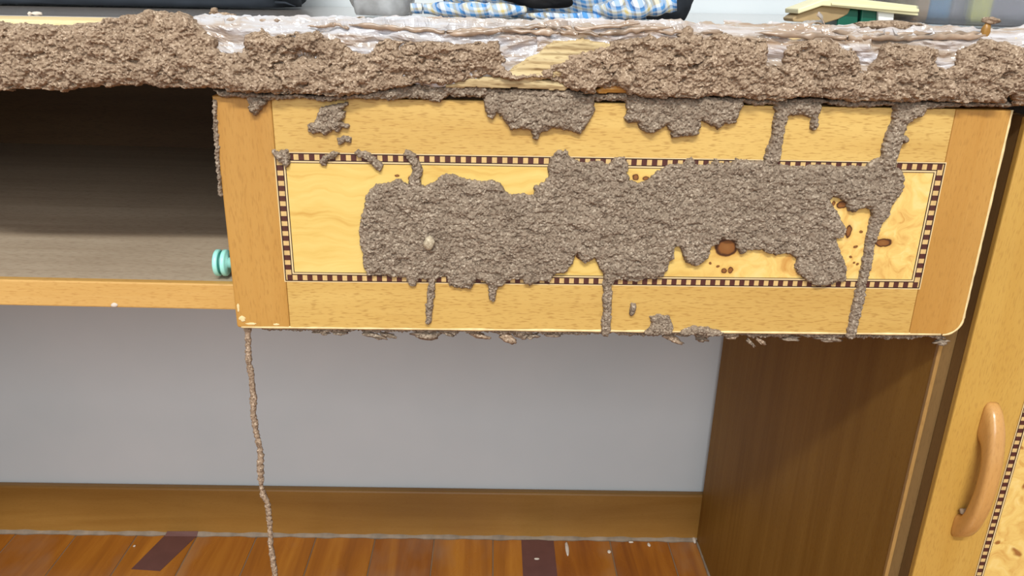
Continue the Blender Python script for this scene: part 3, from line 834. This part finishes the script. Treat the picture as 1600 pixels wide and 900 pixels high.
def mudthing(label, seed, polys=(), strokes=(), T=0.0034, name='mud_patch', **kw):
    a = dict(Y=0.5, T=T, ew=0.004, lump=0.0012, plate=0.0008, pellet=0.0008, step=0.001, warp=0.0009)
    a.update(kw)
    return tag(mud(name, polys, strokes, seed=seed, **a), label, 'termite mud')
mudthing('ragged mud tube running from the desk edge down beside the panel right end', 41, [[(1395, 160), (1425, 158), (1447, 163), (1442, 178), (1425, 186), (1412, 198), (1400, 200), (1393, 185)]],
         [[(1412, 175, 14), (1398, 205, 12), (1391, 230, 14), (1386, 255, 13)], [(1400, 217, 6), (1414, 216, 5)]], name='mud_tube')
mudthing('mud tube with a short side drip hanging near the drawer top right', 42, [[(1208, 158), (1250, 156), (1283, 160), (1282, 172), (1265, 182), (1248, 180), (1238, 180), (1225, 186), (1215, 185)]],
         [[(1222, 175, 11), (1216, 200, 9), (1211, 222, 11), (1205, 248, 13)], [(1274, 168, 7), (1273, 185, 6), (1271, 197, 5)]], name='mud_tube')
mudthing('broad ragged mud patch under the edge, nearest the drawer top middle', 43, [[(755, 146), (770, 148), (800, 144), (850, 146), (900, 148), (930, 150), (927, 175), (920, 192), (905, 208), (890, 205), (870, 198), (852, 205), (843, 208), (838, 220), (832, 215), (830, 203), (812, 200), (800, 205), (790, 188), (775, 175), (770, 187), (762, 180), (757, 170)]], T=0.0045)
mudthing('wide mud patch with toothed lower edge right of the drawer top middle', 44, [[(975, 150), (1000, 148), (1050, 151), (1110, 152), (1160, 154), (1155, 170), (1150, 190), (1130, 192), (1120, 203), (1105, 192), (1095, 187), (1090, 210), (1065, 212), (1050, 215), (1045, 203), (1040, 195), (1020, 207), (1005, 205), (995, 192), (977, 190), (975, 183), (980, 175)]], T=0.0045)
mudthing('small jagged mud patch high on the drawer left part', 45, [[(500, 167), (517, 164), (535, 162), (543, 160), (544, 165), (535, 172), (541, 175), (540, 185), (533, 190), (547, 195), (547, 200), (535, 200), (530, 206), (522, 203), (510, 210), (500, 206), (487, 209), (481, 204), (481, 195), (492, 190), (497, 175)]], T=0.0028)
mudthing('tiny mud crumb just below the small jagged mud patch', 46, [[(525, 217), (532, 214), (542, 212), (551, 218), (550, 223), (540, 221), (530, 226)]], T=0.0015)
mudthing('mud nub hanging from the desk edge onto the left stile', 47, [[(384, 146), (412, 150), (419, 160), (408, 172), (399, 181), (391, 172), (388, 160)]], T=0.004)
mudthing('mud smear over the inlay top left corner', 48, [[(425, 233), (437, 236), (450, 234), (453, 245), (455, 257), (450, 262), (442, 255), (430, 246)]], T=0.002)
mudthing('bent mud trail on the upper inlay, leftmost but one', 49, [[(500, 252), (505, 244), (517, 239), (532, 238), (527, 244), (514, 248), (510, 259), (502, 260)]], T=0.002)
mudthing('short slanting mud trail crossing the upper inlay above the pale veneer', 50, [], [[(560, 239, 5), (572, 241, 6), (582, 249, 6), (592, 259, 7)]], T=0.0022, name='mud_tube')
mudthing('small oval mud speck on the lower rail', 51, [], [[(989, 477, 4.5), (987, 487, 5.5)]], T=0.002)
mudthing('squat mud patch at the drawer lower edge', 52, [[(1005, 518), (1015, 510), (1017, 502), (1015, 495), (1025, 491), (1045, 493), (1048, 502), (1052, 510), (1047, 521), (1025, 522), (1007, 521)]], T=0.0025)
mudthing('low mud smear on the drawer lower edge, right of the squat patch', 53, [[(1060, 520), (1072, 512), (1085, 508), (1105, 511), (1131, 520), (1115, 523), (1080, 522)]], T=0.0022)
mudthing('thin mud line along the drawer left edge', 54, [], [[(336, 158, 3), (338, 200, 3.2), (340, 240, 3.4), (343, 280, 2.6), (345, 305, 1.5)]], T=0.0014, Y=0.5005)
p = at(671, 378, Y=0.495)
tag(blob('mud_lump', (p.x, 0.4925, p.z), (0.0036, 0.0028, 0.0050), 6, mud_mat('pale_mud', lin(150, 136, 114), lin(182, 168, 144), lin(206, 194, 170)), 0.3, 3), 'pale loose mud lump stuck on the wide mud sheet', 'mud lump')

# fringe under the drawer
zb = lambda x: at(x, 511+(x-380)*0.0127, Y=0.5).z
fr = mud('mud_fringe', [[(400, 508)] + [(x, 512+(x-380)*0.0127+(2.5+2.5*math.sin(x*0.11)*math.sin(x*0.047))) for x in range(420, 1480, 12)] + [(1470, 522), (940, 515)]],
         Y=0.5065, T=0.0012, ew=0.002, lump=0.001, plate=0.0006, pellet=0.0008, step=0.0008, seed=60, warp=0.0012, mat=M['mud'])
tag(fr, 'ragged fringe of mud flakes hanging under the drawer lower edge', 'mud fringe')
random.seed(12)
for (x, y, a, ln_, tk) in [(530, 516, -0.2, 12, 3.5), (585, 521, -0.3, 16, 3.5), (605, 520, -0.2, 12, 3), (665, 520, 0.0, 20, 6), (752, 522, -0.35, 15, 4), (792, 524, -0.5, 14, 5), (815, 521, -0.1, 10, 5), (832, 522, 0.1, 10, 4), (865, 519, 0, 12, 3), (1052, 527, -0.35, 15, 3.5), (1095, 526, -0.2, 12, 4), (1172, 532, -0.8, 9, 2.6), (1188, 530, -0.7, 11, 3), (1235, 525, 0, 14, 3), (1292, 526, -0.1, 18, 3.5), (1470, 531, 0.1, 12, 3.5), (505, 516, 0, 12, 2.5), (700, 518, -0.2, 14, 3), (1142, 523, 0.1, 10, 3)]:
    p = at(x, y+3, Y=0.507)
    blob('flake', (p.x, p.y, p.z), (ln_*PXM*1.15, 0.003, tk*PXM*1.35), random.randint(0, 999), M['mud'] if random.random() < 0.7 else M['mud_warm'], 0.75, 3, fr, a)

# hanging tube below the drawer's left corner
hp_ = [(386, 508), (388, 530), (388, 560), (393, 590), (396, 620), (396, 650), (402, 685), (407, 705), (407, 745), (410, 770), (418, 785), (421, 815), (423, 850), (428, 885), (430, 900)]
path = [at(x, y, Y=0.507) for x, y in hp_]
e = path[-1]
path += [Vector((e.x+0.002, 0.507, 0.30)), Vector((e.x-0.001, 0.508, 0.22)), Vector((e.x+0.003, 0.506, 0.12)), Vector((e.x+0.002, 0.507, -0.0005))]
q = smooth_path([p[:] for p in path], 700)
tt = np.arange(700)*0.09
rad = 0.0021*(1+0.30*fbm(tt*0.9, tt*0, 3, 4)+0.15*vn(tt*5, tt*0, 9))
V, F = sweep(q, list(rad), 12)
V = np.array([v[:] for v in V])
th = np.arctan2(V[:, 1]-0.507, V[:, 0])
V = V+0.0006*np.stack([vn(V[:, 0]/0.0012, V[:, 2]/0.0012, 80), vn(V[:, 0]/0.0012+9, V[:, 2]/0.0012, 81), 0*th], 1)
tag(put('mud_tube', V, F, M['mud_warm']), 'long thin mud tube hanging free from the drawer lower left corner', 'termite mud')

# ================================================================== things on the desk top
def crumb(name, x, y, Y, r, label, seed, mat, cat='crumb', amp=0.35, group=None, rot=0.0):
    p = at(x, y, Y=Y)
    z = ztop(p.x)+r[2]*0.75
    return tag(blob(name, (p.x, Y, z), r, seed, mat, amp, 3, None, rot), label, cat, group)
crumb('plaster_crumb', 46, 16, 0.56, (0.0014, 0.0014, 0.0014), 'tiny round white crumb on the desk top far left', 1, M['crumb'])
crumb('plaster_crumb', 57, 16, 0.56, (0.0034, 0.002, 0.0014), 'small oblong grey crumb beside the round white crumb', 2, M['crumb'])
crumb('mud_clod', 345, 14, 0.54, (0.010, 0.006, 0.0028), 'low mud clod on the desk top behind the film, left part', 3, M['mud_warm'], 'mud lump', 0.55)
crumb('mud_clod', 334, 11, 0.54, (0.0026, 0.0024, 0.0026), 'round mud pellet on the low clod, left part of the desk top', 4, M['mud_warm'], 'mud lump', 0.3).location.z += 0.003
crumb('mud_clod', 1192, 37, 0.53, (0.008, 0.005, 0.0022), 'small mud clod on the film left of the cream caddy', 6, M['mud_warm'], 'mud lump', 0.5)
crumb('mud_flake', 1385, 42, 0.515, (0.022, 0.006, 0.0026), 'long brown mud flake lying in front of the cream caddy', 7, M['mud_warm'], 'mud flake', 0.5).location.z += 0.003
o = crumb('mud_flake', 1545, 45, 0.500, (0.0055, 0.004, 0.0022), 'curled mushroom-shaped mud flake standing before the clear tub', 9, M['mud_warm'], 'mud flake', 0.4)
o.location.z += 0.007
pp = o.location
blob('flake_stem', (pp.x-0.002, pp.y, pp.z-0.004), (0.0026, 0.0022, 0.0052), 10, M['skirting_x'], 0.3, 3, o)
def paper(name, pts, label, seed):
    """thin curled scrap given by two rails of points"""
    A = smooth_path([p[0] for p in pts], 20); B = smooth_path([p[1] for p in pts], 20)
    V, F = [], []
    for i in range(20):
        for j in range(7):
            p = A[i]*(1-j/6)+B[i]*(j/6)
            p = p+np.array([0, 0, 0.0008*math.sin(i*0.8+j*1.3+seed)])
            V.append(p)
    for i in range(19):
        for j in range(6):
            F.append((i*7+j, i*7+j+1, (i+1)*7+j+1, (i+1)*7+j))
    o = put(name, V, F, M['film'])
    m = o.modifiers.new('thick', 'SOLIDIFY'); m.thickness = 0.0003
    return tag(o, label, 'film scrap')
zt = ztop(0.21)
x0 = at(1243, 36, Y=0.53).x
paper('film_scrap', [((x0, 0.525, zt+0.003), (x0, 0.54, zt+0.003)), ((x0+0.012, 0.525, zt+0.0045), (x0+0.012, 0.54, zt+0.005)), ((x0+0.017, 0.522, zt+0.0035), (x0+0.02, 0.536, zt+0.007)), ((x0+0.011, 0.526, zt+0.010), (x0+0.015, 0.53, zt+0.0115))], 'torn white film scrap curling up before the cream caddy', 1)
x0 = at(1424, 41, Y=0.53).x
paper('film_scrap', [((x0, 0.52, zt+0.004), (x0, 0.535, zt+0.005)), ((x0+0.006, 0.52, zt+0.005), (x0+0.006, 0.535, zt+0.0065)), ((x0+0.012, 0.522, zt+0.0035), (x0+0.012, 0.535, zt+0.004))], 'small flat white film scrap in front of the clear tub', 2)

# dark slate bag, far left
def soft(name, c, r, seed, mat, amp=0.12, fr=2.0, flat=0.25, sub=5, parent=None, power=2.6):
    """soft sack standing on the desk: superellipsoid with folds and a flat foot"""
    bm = bmesh.new(); bmesh.ops.create_icosphere(bm, subdivisions=sub, radius=1)
    V = np.array([v.co[:] for v in bm.verts]); F = np.array([[v.index for v in f.verts] for f in bm.faces]); bm.free()
    n = (np.abs(V)**power).sum(1)**(-1/power)
    V = V*n[:, None]
    d = 1+amp*fbm(V[:, 0]*fr+seed, V[:, 2]*fr*2.2+V[:, 1]*fr, seed, 4)-amp*0.8*np.abs(fbm(V[:, 0]*fr*1.3+9, V[:, 2]*fr*2+V[:, 1]*2, seed+5, 2))
    V = V*d[:, None]*np.array(r)
    V[:, 2] = np.maximum(V[:, 2], -r[2]*(1-flat))
    V[:, 2] += r[2]*(1-flat)
    return put(name, V+np.array(c), F, mat, parent)
xr = at(452, 10, Y=0.80).x
sl = soft('slate_bag', (xr-0.30, 0.86, ztop(xr-0.3)+0.001), (0.30, 0.075, 0.09), 3, M['slate'], 0.03, 2.0, 0.35, power=6)
sl.rotation_euler = (0, TA, 0)
sl.location.z += 0.001
tag(sl, 'dark slate fabric bag lying on the desk top at far left', 'bag')
random.seed(4)
for i in range(9):
    b = Vector((xr-0.012-0.004*random.random(), 0.80+0.008*random.random(), ztop(xr)+0.003+0.0028*i))
    t = b+Vector((0.015+0.012*random.random(), -0.004, -0.004+0.006*random.random()))
    V, F = sweep([b, (b+t)/2+Vector((0, 0, 0.0015)), t], [0.0016, 0.0011, 0.0003], 6, up=Vector((0, 1, 0)))
    put('frayed_tuft', V, F, M['slate'], sl)

# plaid cloth bundle and its plastic bag
k = NT('blue_yellow_plaid', 0.8, 0.2)
co = k.coord((1, 1, 1))
sx = k.n('ShaderNodeSeparateXYZ'); k.l(co, sx.inputs[0])
def stripes(val, per, stops, ph=0.0):
    a = k.n('ShaderNodeMath', operation='MULTIPLY_ADD'); a.inputs[1].default_value = 1/per; a.inputs[2].default_value = ph
    k.l(val, a.inputs[0])
    f = k.n('ShaderNodeMath', operation='FRACT'); k.l(a.outputs[0], f.inputs[0])
    return k.ramp(f.outputs[0], stops, 'CONSTANT').outputs[0]
wh, blu, yel, dk = lin(196, 204, 210), lin(82, 142, 200), lin(196, 178, 118), lin(62, 92, 142)
st = [(0, wh), (0.2, blu), (0.42, wh), (0.55, yel), (0.68, wh), (0.8, blu), (0.9, dk)]
sm_ = k.n('ShaderNodeMath', operation='MULTIPLY_ADD'); sm_.inputs[1].default_value = 0.35
k.l(sx.outputs[2], sm_.inputs[0]); k.l(sx.outputs[0], sm_.inputs[2])
yz = k.n('ShaderNodeMath', operation='SUBTRACT'); k.l(sx.outputs[2], yz.inputs[0]); k.l(sx.outputs[1], yz.inputs[1])
k.color(k.mix(0.5, stripes(sm_.outputs[0], 0.017, st), stripes(yz.outputs[0], 0.013, st, 0.3), 'MIX'))
k.bump(k.noise(k.coord((900,)*3), 1, 1), 0.2, 0.0005)
M['plaid'] = k.m
bx = at(860, 30, Y=0.62).x
bun = soft('cloth_bundle', (bx-0.010, 0.705, ztop(bx)+0.0016), (0.086, 0.075, 0.07), 11, M['plaid'], 0.13, 1.5, 0.30)
tag(bun, 'blue, white and yellow plaid cloth bundle on the desk top', 'cloth')
# overlapping folds low at the front
def roll(x0p, x1p, y0p, y1p, Y, r, seed, mat, par):
    q = smooth_path([(x0p, y0p), ((x0p+x1p)/2, (y0p+y1p)/2+1.5), (x1p, y1p)], 60)
    pth = [at(x, y, Y=Y)+Vector((0, 0.006*math.sin(i*0.09+seed), 0)) for i, (x, y) in enumerate(q)]
    rad = [r*(0.55+0.55*math.sin(math.pi*(i+3)/66))*(1+0.12*math.sin(i*0.4+seed)) for i in range(60)]
    V, F = sweep(pth, rad, 16, 0.75)
    return put('cloth_fold', V, F, mat, par)
roll(640, 820, 13, 16, 0.612, 0.0066, 1, M['plaid'], bun)
roll(800, 1010, 24, 27, 0.615, 0.0036, 2, M['plaid'], bun)
roll(930, 1060, 16, 6, 0.612, 0.0085, 3, M['plaid'], bun)
bl_ = at(838, 4, Y=0.606)
blob('dark_lump', (bl_.x, 0.622, bl_.z+0.004), (0.026, 0.012, 0.0085), 5, plain('black_lump', lin(34, 34, 36), 0.8, 0.2, 0.3, 60), 0.25, 4, bun, -0.1)  # soft black lump tucked between the cloth folds
k = NT('grey_film_bag', 0.25, 0.6)
k.color(k.ramp(k.noise(k.coord((40, 40, 60)), 1, 4, 0.6), [(0.3, lin(168, 166, 164)), (0.7, lin(206, 208, 210))]).outputs[0])
k.b.inputs['Transmission Weight'].default_value = 0.45
k.b.inputs['Alpha'].default_value = 0.9
M['greybag'] = k.m
gx = at(588, 20, Y=0.64).x
gb = soft('plastic_bag', (gx+0.001, 0.672, ztop(gx)+0.0012), (0.029, 0.045, 0.055), 17, M['greybag'], 0.13, 1.6, 0.2)
tag(gb, 'crumpled translucent grey plastic bag left of the plaid cloth', 'bag')
gx = at(1062, 20, Y=0.64).x
gb = soft('bag_corner', (gx-0.006, 0.69, ztop(gx)+0.001), (0.026, 0.05, 0.055), 23, M['slate'], 0.10, 1.5, 0.2, parent=bun)
gb['label'] = 'dark grey bag corner'

# cream caddy with green cups
cx = at(1330, 20, Y=0.60).x
zc = ztop(cx)
cad = empty('plastic_caddy', (cx, 0.64, zc))
tag(cad, 'cream plastic caddy with two dark green cups under its lid', 'caddy')
def prism(name, prof, y0, y1, mat, parent, bev=0.0008):
    bm = bmesh.new()
    f = bm.faces.new([bm.verts.new((x, y0, z)) for x, z in prof])
    r = bmesh.ops.extrude_face_region(bm, geom=[f])
    bmesh.ops.translate(bm, vec=(0, y1-y0, 0), verts=[v for v in r['geom'] if isinstance(v, bmesh.types.BMVert)])
    bmesh.ops.recalc_face_normals(bm, faces=bm.faces[:])
    if bev: bmesh.ops.bevel(bm, geom=bm.edges[:], offset=bev, segments=2, profile=0.5, affect='EDGES')
    V = [v.co[:] for v in bm.verts]; bm.verts.index_update(); F = [tuple(v.index for v in f.verts) for f in bm.faces]; bm.free()
    return put(name, V, F, mat, parent, smooth=False)
def pts(L, Y): return [(lambda p: (p.x, p.z))(at(x, y, Y=Y)) for x, y in L]
prism('lid', pts([(1247, 14), (1285, 0), (1320, -4), (1425, 8), (1436, 9), (1436, 25), (1428, 24), (1310, 11), (1285, 9), (1247, 22)], 0.60), 0.60, 0.628, M['cream'], cad)
prism('lid_rim', pts([(1300, 4), (1425, 13), (1437, 14), (1437, 19), (1428, 19), (1300, 8)], 0.598), 0.5985, 0.601, M['cream'], cad, 0.0004)
prism('skirt', pts([(1238, 29), (1252, 19), (1290, 8), (1330, 12), (1325, 22), (1310, 30), (1290, 36), (1240, 34)], 0.605), 0.605, 0.626, M['beige'], cad)
for (a, b) in ((1308, 1342), (1344, 1371)):
    prism('cup', pts([(a+3, 13), (b, 15), (b-2, 44), (a, 42)], 0.606), 0.606, 0.635, M['green'], cad, 0.0012)
prism('foot', pts([(1372, 16), (1398, 18), (1395, 46), (1373, 45)], 0.604), 0.604, 0.63, M['white_plastic'], cad, 0.0008)
prism('shelf_plate', pts([(1300, 33), (1470, 42), (1470, 46), (1300, 40)], 0.62), 0.62, 0.64, M['beige'], cad, 0.0004)

# translucent tub with coloured packets
k = NT('cloudy_tub_plastic', 0.22, 0.5)
k.color(lin(208, 214, 220))
k.b.inputs['Transmission Weight'].default_value = 0.8
k.b.inputs['IOR'].default_value = 1.2
k.b.inputs['Alpha'].default_value = 0.85
M['tubp'] = k.m
tx = at(1431, 20, Y=0.585).x
TXC = tx+0.11
zt = ztop(TXC)+0.0018
tub = empty('plastic_tub', (TXC, 0.66, zt))
tag(tub, 'cloudy clear plastic tub at the right end of the desk top', 'tub')
def tub_mesh():
    prof = [(0.0, 0.0), (0.86, 0.0), (0.93, 0.002), (0.965, 0.006), (0.98, 0.012), (1.0, 0.07), (1.03, 0.0705), (1.03, 0.073), (0.985, 0.0725), (0.965, 0.013), (0.94, 0.007), (0.86, 0.002), (0.0, 0.002)]
    n = 64; V, F = [], []
    for (s, z) in prof:
        for j in range(n):
            a = 2*math.pi*j/n
            c, q = math.cos(a), math.sin(a)
            k_ = (abs(c)**6+abs(q)**6)**(-1/6)
            V.append((TXC+0.112*s*k_*c, 0.66+0.075*s*k_*q, zt+z))
    for i in range(len(prof)-1):
        for j in range(n):
            F.append((i*n+j, i*n+(j+1) % n, (i+1)*n+(j+1) % n, (i+1)*n+j))
    return V, F
V, F = tub_mesh()
put('tub_shell', V, F, M['tubp'], tub)
for (a, b, c, h, col, lab) in ((0.012, 0.022, 0.0, 0.05, (196, 148, 96), 'orange card packet inside the clear tub'), (0.024, 0.040, 0.004, 0.055, (70, 140, 190), 'blue packet inside the clear tub'),
                               (0.042, 0.10, 0.006, 0.045, (150, 138, 152), 'mauve packet inside the clear tub'), (0.105, 0.19, 0.01, 0.04, (176, 190, 198), 'pale grey-blue packet inside the clear tub')):
    m = plain('packet_%d' % col[0], lin(*col), 0.5, 0.4, 0.2, 30)
    o = box('packet', tx+a, tx+b, 0.61+c, 0.70, zt+0.0025, zt+0.0025+h, m, None, 0.0015)
    tag(o, lab, 'packet')
o = box('packet', tx+0.048, tx+0.062, 0.600, 0.608, zt+0.0025, zt+0.045, plain('packet_y', lin(224, 214, 96), 0.5, 0.4), None, 0.001)
tag(o, 'slim yellow packet inside the clear tub', 'packet')

# ================================================================== floor tapes and crumbs
def tape(pts4, label):
    V = [(p[0], p[1], z) for z in (0.00005, 0.0005) for p in pts4]
    F = [(3, 2, 1, 0), (4, 5, 6, 7), (0, 1, 5, 4), (1, 2, 6, 5), (2, 3, 7, 6), (3, 0, 4, 7)]
    return tag(put('floor_tape', V, F, M['tape'], smooth=False), label, 'tape')
a, b, c, d = [at(x, y, Z=0.0005) for x, y in ((205, 889), (250, 892), (318, 820), (267, 822))]
tp = tape([(a.x, a.y), (b.x, b.y), (c.x, WY-0.0125), (d.x, WY-0.0125)], 'short slanting maroon tape strip on the floor at left')
V = [(d.x, WY-0.0123, 0.0), (c.x, WY-0.0123, 0.0), (c.x, WY-0.0123, 0.006), (d.x+0.002, WY-0.0123, 0.005), (d.x, WY-0.0180, 0.0006), (c.x, WY-0.0180, 0.0006), (c.x, WY-0.0126, 0.006), (d.x+0.002, WY-0.0126, 0.005)]
put('turned_up_end', V, [(0, 1, 2, 3), (7, 6, 5, 4), (0, 4, 5, 1), (2, 6, 7, 3), (1, 5, 6, 2), (0, 3, 7, 4)], M['tape'], tp, smooth=False)
tape([(0.0565, 0.40), (0.1045, 0.40), (0.1055, WY-0.0165), (0.0565, WY-0.0165)], 'straight maroon tape strip on the floor in the middle')
for (x, y, r, lab, sd, rt) in [(886, 857, (0.0028, 0.016, 0.0014), 'thin pale sliver on the floor right of the middle tape', 1, 0), (839, 873, (0.004, 0.002, 0.001), 'pale crumb lying on the middle maroon tape', 2, 0),
                               (952, 862, (0.003, 0.004, 0.0014), 'pale crumb on a floor seam, nearest the thin sliver', 3, 0), (986, 847, (0.004, 0.002, 0.0013), 'flat pale crumb on the floor under the skirting', 4, 0),
                               (1014, 851, (0.0024, 0.005, 0.0012), 'oblong pale crumb, rightmost of the loose floor crumbs', 5, 0), (210, 853, (0.002, 0.002, 0.0012), 'tiny pale crumb left of the slanting tape', 6, 0),
                               (1084, 844, (0.003, 0.008, 0.003), 'white plaster bit in the floor corner by the side panel', 7, 0)]:
    p = at(x, y, Z=0.001)
    tag(blob('floor_crumb', (p.x, p.y, r[2]*0.8), r, sd, M['crumb'], 0.3, 2), lab, 'crumb')
a = at(1087, 842, Z=0.001)
V, F = sweep([(PX-0.001, y, 0.0012) for y in np.linspace(0.55, WY-0.014, 60)], [0.0014+0.0008*random.random() for _ in range(60)], 6)
put('trim_2', V, F, M['caulk'])['kind'] = 'structure'
